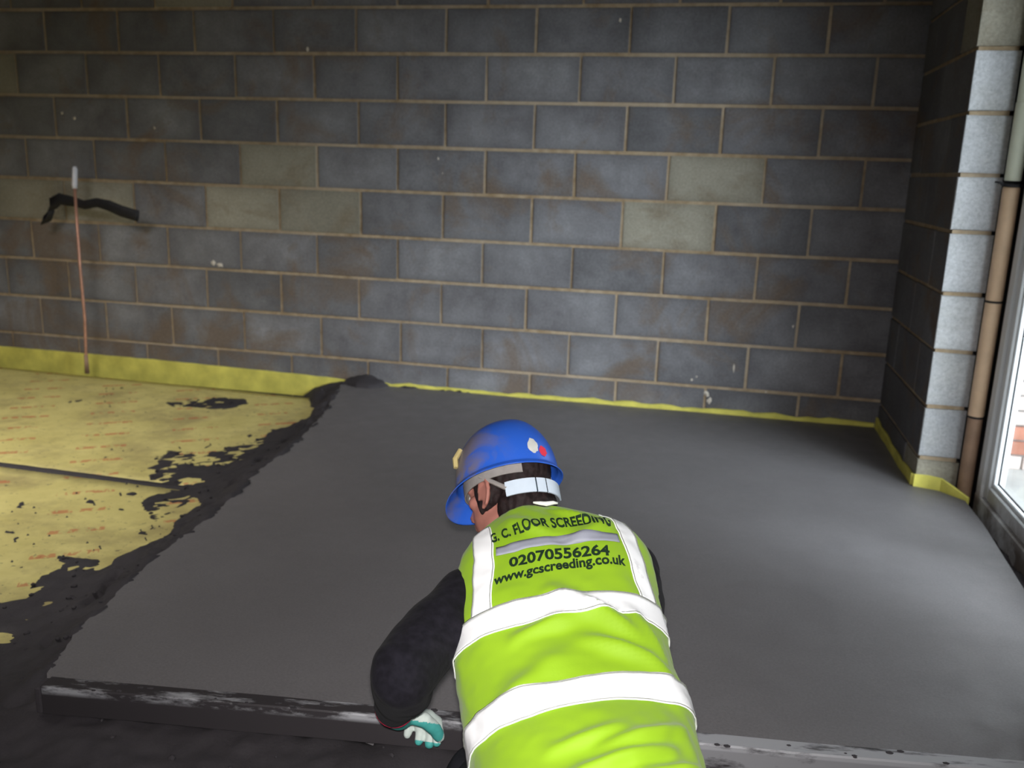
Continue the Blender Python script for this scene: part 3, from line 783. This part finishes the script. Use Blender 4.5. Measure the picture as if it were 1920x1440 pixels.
# --- trousers and boots
bm = bmesh.new()
for hip, kn, an in ((hipL, kneeL, ankL), (hipR, kneeR, ankR)):
    limb(bm, [pelvis, hip, kn, an], [.128, .118, .073, .060])
adopt(fused('trousers', bm, .008, TROUSER, smooth_it=5, disp=lambda c: .005*mnoise.noise(c*14)))
for an, to in ((ankL, toeL), (ankR, toeR)):
    bm = bmesh.new(); limb(bm, [an+V(-.01, .05, .02), an, to], [.050, .052, .040]); ball(bm, an+V(.0, -.01, -.01), (.045, .06, .055))
    adopt(fused('boot', bm, .007, BOOT, smooth_it=3))

# --- gloves
def glove(wr, al, bk, side, el):
    bm = bmesh.new(); hand(bm, wr, al, bk, side, 1.0, .0028)
    d = (el-wr).normalized(); limb(bm, [wr+al*.02, wr+d*.035], [.033, .035], 16)
    o = adopt(fused('glove', bm, .003, GLOVE, smooth_it=2, disp=lambda c: .0012*mnoise.noise(c*60)))
    me = o.data; me.materials.append(TEAL); me.materials.append(GLOVERED)
    b2 = (bk-al*bk.dot(al)).normalized()
    for p in me.polygons:
        c = Vector(p.center)-wr; x = c.dot(al); z = c.dot(b2)
        if z < -.046 or (z < -.012 and x < .085): p.material_index = 1
    bm = bmesh.new(); c0 = wr+d*.034; q = d.orthogonal().normalized(); w2 = d.cross(q)
    tube(bm, [c0+(q*math.cos(a)+w2*math.sin(a))*.0345 for a in [2*PI*k/24 for k in range(25)]], .0042, 8)
    cuff = obj('glove_cuff', bm, GLOVERED, None, True); cuff.parent = o
    return o
glove(wrL, alongL, backL, 1, elL); glove(wrR, alongR, backR, -1, elR)

# --- hair: dark shell over the back and sides of the skull
bm = bmesh.new()
ball(bm, hp(-.020, 0, .030), (.100, .0815, .090), HR, 28)
ball(bm, hp(-.052, 0, -.035), (.062, .064, .062), HR, 24)
for s in (1, -1):
    ball(bm, hp(.010, .060*s, -.005), (.034, .020, .050), HR, 16)
    limb(bm, [hp(.022, .070*s, .02), hp(.024, .0665*s, -.030), hp(.028, .060*s, -.055)], [.012, .009, .006], 10)     # sideburn
limb(bm, [hp(-.070, .03, -.05), hp(-.060, .028, -.088)], [.036, .030], 14); limb(bm, [hp(-.070, -.03, -.05), hp(-.060, -.028, -.088)], [.036, .030], 14); limb(bm, [hp(-.07, 0, -.06), hp(-.072, 0, -.125)], [.050, .046], 14); limb(bm, [hp(-.05, .03, -.06), hp(-.052, .03, -.115)], [.040, .034], 14)
adopt(fused('hair', bm, .004, HAIR, smooth_it=3, disp=lambda c: .0035*mnoise.noise(Vector(((c-hc).dot(lf)*120, (c-hc).dot(up)*30, (c-hc).dot(fw)*90)))))

# --- hard hat
hat = empty('hard_hat', (0, 0, 0)); hat.parent = person; hat.matrix_parent_inverse = Matrix.Translation(-person.location)
hatM = Matrix.Translation(hp(-.004, 0, .020)) @ HR.to_4x4() @ Matrix.Rotation(math.radians(3), 4, 'Y') @ Matrix.Scale(.90, 4)
hat.matrix_basis = hatM
def shellpt(phi, el, off=0):
    """phi azimuth (0 = front), el 0 = rim .. 90 = crown"""
    L, W, H_ = .134+off, .112+off, .150+off
    c = math.cos(el)**.86; rx = L if math.cos(phi) > 0 else .130+off
    ridge = .004*math.exp(-(math.sin(phi)*c/.22)**2)*math.sin(el)
    return Vector((rx*math.cos(phi)*c, W*math.sin(phi)*c, (H_+ridge)*math.sin(el)**.95))
NP, NE = 72, 20
vs, fs = [], []
def rimpt(phi, t):
    """flange outside the rim, longer at the front where it becomes the peak; t 0..1"""
    b = shellpt(phi, 0); f = max(0, math.cos(phi)); pk = f**2.2
    out = .010+.036*pk; n_ = Vector((math.cos(phi)*.9+pk*.15, math.sin(phi)*(1-.55*pk), 0)).normalized()
    drop = -.005-.007*(1-pk)-.034*pk
    return b+n_*out*t+Vector((0, 0, drop*t**1.4))
rows_ = [[rimpt(2*PI*k/NP, t) for k in range(NP)] for t in (1, .75, .45, .15)]
rows_ += [[shellpt(2*PI*k/NP, PI/2*j/NE) for k in range(NP)] for j in range(NE)]
for rw in rows_: vs += rw
for j in range(len(rows_)-1):
    for k in range(NP):
        a = j*NP+k; b = j*NP+(k+1) % NP; fs.append((a, b, b+NP, a+NP))
vs.append(shellpt(0, PI/2)); top = len(vs)-1; j = (len(rows_)-1)*NP
for k in range(NP): fs.append((j+k, j+(k+1) % NP, top))
sh = pyobj('shell', vs, fs, HAT, hat, True)
so = sh.modifiers.new('t', 'SOLIDIFY'); so.thickness = .003; so.offset = -1
bv = sh.modifiers.new('s', 'SUBSURF'); bv.levels = 1; bv.render_levels = 1
# grey sweat band ring inside and pale ratchet strap round the nape
def bandmesh(name, phis, fr_, z0f, z1f, th, mat, par):
    vs, fs = [], []
    for ph in phis:
        p = fr_(ph); n_ = Vector((math.cos(ph), math.sin(ph), 0))
        z0, z1 = z0f(ph), z1f(ph)
        for (o_, z) in ((0, z0), (0, z1), (th, z1), (th, z0)): vs.append((p[0]+n_.x*o_, p[1]+n_.y*o_, z))
    n = len(phis)
    for i in range(n-1):
        for k in range(4): fs.append((i*4+k, i*4+(k+1) % 4, (i+1)*4+(k+1) % 4, (i+1)*4+k))
    fs.append((0, 1, 2, 3)); fs.append(tuple((n-1)*4+k for k in (3, 2, 1, 0)))
    return pyobj(name, vs, fs, mat, par)
ell = lambda a, b: (lambda ph: (a*math.cos(ph), b*math.sin(ph)))
sway = lambda ph: -.022*max(0, -math.cos(ph))
bandmesh('head_band', [-2.3+4.85*k/60 for k in range(61)], ell(.112, .092), lambda p: -.020+sway(p)*.2, lambda p: .012, .0025, HATGREY, hat)
strap_r = lambda ph: (-.020+.104*math.cos(ph), .088*math.sin(ph))
segs = [(1.98, 2.685), (2.72, 2.965), (3.0, 3.75)]
for i, (a, b) in enumerate(segs):
    bandmesh('nape_strap', [a+(b-a)*k/14 for k in range(15)], strap_r, lambda p: -.078, lambda p: -.044, .0035, STRAP, hat)
for a in (2.7025, 2.9825):
    bandmesh('strap_slot', [a-.02, a+.02], strap_r, lambda p: -.0775, lambda p: -.0445, .0028, STRAPGAP, hat)
for s in (1, -1):
    bm = bmesh.new(); a = 2.05*s; q = strap_r(a)
    tube(bm, [(q[0]+.004, q[1]*1.0, -.058), (.0, .093*s, -.005)], [.006, .005], 8); obj('strap_arm', bm, HATGREY, hat)
def sticker(phi0, el0, size, mat, name, n=18, ry=1.0):
    """rounded patch lying on the shell"""
    vs = [shellpt(phi0, el0, .0016)]; fs = []; r = random.Random(int(phi0*100))
    for k in range(n):
        a = 2*PI*k/n; s_ = size*r.uniform(.82, 1.1)
        vs.append(shellpt(phi0+s_*math.cos(a)/.115/max(.3, math.cos(el0)), el0+s_*ry*math.sin(a)/.12, .0016))
    for k in range(n): fs.append((0, 1+k, 1+(k+1) % n))
    o = pyobj(name, vs, fs, mat, hat); s_ = o.modifiers.new('t', 'SOLIDIFY'); s_.thickness = .0008; return o
sticker(2.82, .22, .0135, STICKW, 'white_sticker', ry=1.2); sticker(3.05, .15, .0115, STICKR, 'red_sticker', ry=.9)
bm = bmesh.new(); c0 = shellpt(1.02, .28, .004); c1 = shellpt(1.02, .62, .004); tube(bm, [c0, (c0+c1)/2+Vector((.004, .006, 0)), c1], [.006, .007, .006], 8); obj('lamp_clip', bm, STICKY, hat)

# --- vest: lofted cloth round the trunk
ST = [  # pixel of axis centre, depth, half width, half thickness (hem -> collar)
    ((1112, 1600), 1.235, .178, .100),
    ((1106, 1470), 1.345, .179, .102),
    ((1092, 1392), 1.425, .182, .104),
    ((1064, 1290), 1.520, .187, .105),
    ((1054, 1205), 1.600, .190, .104),
    ((1046, 1120), 1.672, .190, .100),
    ((1040, 1065), 1.722, .188, .090),
    ((1030, 1030), 1.752, .168, .078),
    ((1016, 1003), 1.775, .122, .066),
    ((1004, 985), 1.792, .076, .056)]
cen = np.array([at(*s[0], s[1]) for s in ST]); aw = np.array([s[2] for s in ST]); bw_ = np.array([s[3] for s in ST])
seg = np.r_[0, np.cumsum(np.linalg.norm(np.diff(cen, axis=0), axis=1))]; VL = seg[-1]
Tm = cen[5]-cen[1]; Tm /= np.linalg.norm(Tm)
S0 = np.cross(Tm, [0, 0, 1]); S0 /= np.linalg.norm(S0); S0 = S0+np.array([0, 0, .13]); S0 -= Tm*(S0@Tm); S0 /= np.linalg.norm(S0)
N0 = np.cross(S0, Tm)
def smooth_interp(s, arr):
    w_ = 0; acc = 0
    for k, c_ in zip((-1, -.5, 0, .5, 1), (.12, .22, .32, .22, .12)):
        ss = min(max(s+k*.018, 0), VL)
        acc = acc+c_*np.array([np.interp(ss, seg, arr[:, i]) for i in range(arr.shape[1])]) if arr.ndim > 1 else acc+c_*np.interp(ss, seg, arr); w_ += c_
    return acc/w_
def folds(th, s):
    """drape: gathers and creases in metres, th in radians from the spine line"""
    q = Vector((th*1.1, s*9, 0)); f = .0085*mnoise.noise(q)+.0042*mnoise.noise(Vector((th*2.4, s*20+th*3, 5)))+.0012*mnoise.noise(Vector((th*9, s*60, 1)))
    def crease(t0, s0, t1, s1, amp, wd):
        ax, ay, bx, by = t0*.17, s0, t1*.17, s1; px_, py_ = th*.17, s; ex, ey = bx-ax, by-ay
        t = max(0, min(1, ((px_-ax)*ex+(py_-ay)*ey)/(ex*ex+ey*ey+1e-9))); d = math.hypot(px_-ax-t*ex, py_-ay-t*ey)
        return amp*math.sin(PI*min(1, max(0, .12+t*.76)))*math.exp(-(d/wd)**2)
    for c in CREASES: f += 2.1*crease(*c)
    return f
CREASES = [(-.05, .435, .75, .31, .010, .016), (.15, .325, .9, .27, .009, .014), (-.45, .345, .25, .385, .007, .014), (.55, .39, .95, .30, .008, .014), (-.9, .20, .0, .30, .005, .02),
           (.1, .10, .9, .15, .009, .012), (-.2, .06, .7, .10, .009, .012), (-.6, .04, .3, .03, .007, .013), (.4, .05, 1.1, .08, .009, .012), (.2, .02, .8, .03, .008, .010), (-.3, .11, .3, .14, .006, .011),
           (-.25, .60, .18, .555, .0075, .010), (.18, .555, .7, .61, .0045, .012), (-.1, .585, .22, .545, -.0075, .012), (-.5, .64, -.1, .60, .004, .012), (.15, .65, .45, .60, .006, .010)]
def surf(th, s, off=0.0):
    c = smooth_interp(s, cen); a = smooth_interp(s, aw); b = smooth_interp(s, bw_)
    n_ = 2.25
    cs, sn = math.cos(th), math.sin(th)
    rr = (abs(cs)**n_+abs(sn)**n_)**(-1/n_)
    f = folds(th, s)+off
    p = c+S0*(a+f)*rr*sn+N0*(b+f)*rr*cs
    return Vector(p)
NV, NT_ = 110, 132
vs, fs = [], []
for j in range(NV+1):
    s = VL*j/NV
    for k in range(NT_): vs.append(surf(-PI+2*PI*k/NT_, s))
for j in range(NV):
    for k in range(NT_):
        # open front below the chest
        fs.append((j*NT_+k, j*NT_+(k+1) % NT_, (j+1)*NT_+(k+1) % NT_, (j+1)*NT_+k))
vest = adopt(pyobj('safety_vest', vs, fs, VEST, None, True))
so = vest.modifiers.new('t', 'SOLIDIFY'); so.thickness = .002; so.offset = -1
# lettering and tape follow the cloth: x = arc across the back, y = distance up from the hem
AVG = .165
def patch(name, quad, nu, nv, off, mat, label=None):
    """quad(u,v) -> (th, s)"""
    vs, fs = [], []
    for j in range(nv+1):
        for i in range(nu+1):
            th, s = quad(i/nu, j/nv); vs.append(surf(th, s, off))
    for j in range(nv):
        for i in range(nu): a = j*(nu+1)+i; fs.append((a, a+1, a+nu+2, a+nu+1))
    o = pyobj(name, vs, fs, mat, None, True); o.parent = vest
    s_ = o.modifiers.new('t', 'SOLIDIFY'); s_.thickness = .0012; s_.offset = -1
    if label: o['label'] = label
    return o
SB1, SB2 = .192, .372        # lower and upper waist tape, distance from hem
TW = .056
def tilt(s0, th): return s0+(.016*math.sin(th) if s0 < .3 else 0)
def hoop(s0): return lambda u, v: (-PI+2*PI*u, tilt(s0, -PI+2*PI*u)+TW*v)
patch('reflective_band', hoop(SB1), 120, 6, .0030, BAND); patch('reflective_band', hoop(SB2), 120, 6, .0030, BAND)
def brace(sg):
    def q(u, v):
        s = SB2+TW+(VL-.040-SB2-TW)*v; a = float(smooth_interp(s, aw))
        arc = .118-.010*v; th = sg*arc/max(a, .12)*1.28; wd = TW/a*.92; th += (.02 if sg < 0 else .13)*(1-v)
        return (th+(u-.5)*wd, s)
    return q
patch('reflective_band', brace(-1), 6, 50, .0026, BAND); patch('reflective_band', brace(1), 6, 50, .0026, BAND)
def seam(fn, n, closed=False):
    bm = bmesh.new(); pts = [fn(i/n) for i in range(n+1)]
    tube(bm, pts, .0009, 5); o = obj('stitching', bm, STITCH, vest); return o
for s0 in (SB1+.003, SB1+TW-.003, SB2+.003, SB2+TW-.003): seam(lambda t, s0=s0: surf(-1.9+3.8*t, tilt(s0, -1.9+3.8*t), .0034), 90)
for sg in (-1, 1):
    for e in (.06, .94): seam(lambda t, sg=sg, e=e: surf(*brace(sg)(e, t), .0032), 50)
seam(lambda t: surf(-2.2+4.4*t, .012, .001), 90)
def back_text(string, width, height, s_base, th0, arcbend=0.0, slope=0.0):
    cu = bpy.data.curves.new('lettering', 'FONT'); cu.body = string; cu.size = 1; cu.offset = .034; cu.resolution_u = 3
    to = bpy.data.objects.new('lettering_src', cu); COL.objects.link(to); dg = DG(); dg.update()
    me = bpy.data.meshes.new_from_object(to.evaluated_get(dg)); bpy.data.objects.remove(to)
    bm = bmesh.new(); bm.from_mesh(me); bpy.data.meshes.remove(me)
    xs = [v.co.x for v in bm.verts]; x0, x1 = min(xs), max(xs); ch = .72
    bmesh.ops.triangulate(bm, faces=bm.faces[:])
    for k in range(1, 60):
        bmesh.ops.bisect_plane(bm, geom=bm.verts[:]+bm.edges[:]+bm.faces[:], plane_co=(x0+(x1-x0)*k/60, 0, 0), plane_no=(1, 0, 0))
    for y in (.0, .2, .4, .6):
        bmesh.ops.bisect_plane(bm, geom=bm.verts[:]+bm.edges[:]+bm.faces[:], plane_co=(0, y, 0), plane_no=(0, 1, 0))
    for v in bm.verts:
        u = (v.co.x-x0)/(x1-x0)-.5; y = v.co.y/ch*height
        s = s_base+y+arcbend*(.25-u*u)*4+slope*u; a = float(smooth_interp(s, aw))
        v.co = surf(th0+u*width/a, s, .0030)
    o = obj('lettering', bm, INK, vest); return o
T0 = .03
patch('reflective_band', lambda u, v: (T0-.62+1.24*u, .545+.022*v), 40, 3, .0022, BANDGREY, 'dull grey reflective strip between the lines of lettering')
back_text('G. C. FLOOR SCREEDING', .228, .027, .582, T0-.06, .004)
back_text('02070556264', .185, .024, .508, T0, .002)
back_text('www.gcscreeding.co.uk', .245, .022, .482, T0, .002, .016)
# white label and collar at the nape
bm = bmesh.new(); cpt = surf(.25, VL-.002, .006)
tube(bm, [surf(t, VL-.004, .004)+Vector(N0)*.004 for t in (-.05, .1, .25, .4, .5)], [.002, .004, .005, .004, .002], 8)
o = obj('white_collar', bm, WHITE, None, True); adopt(o)
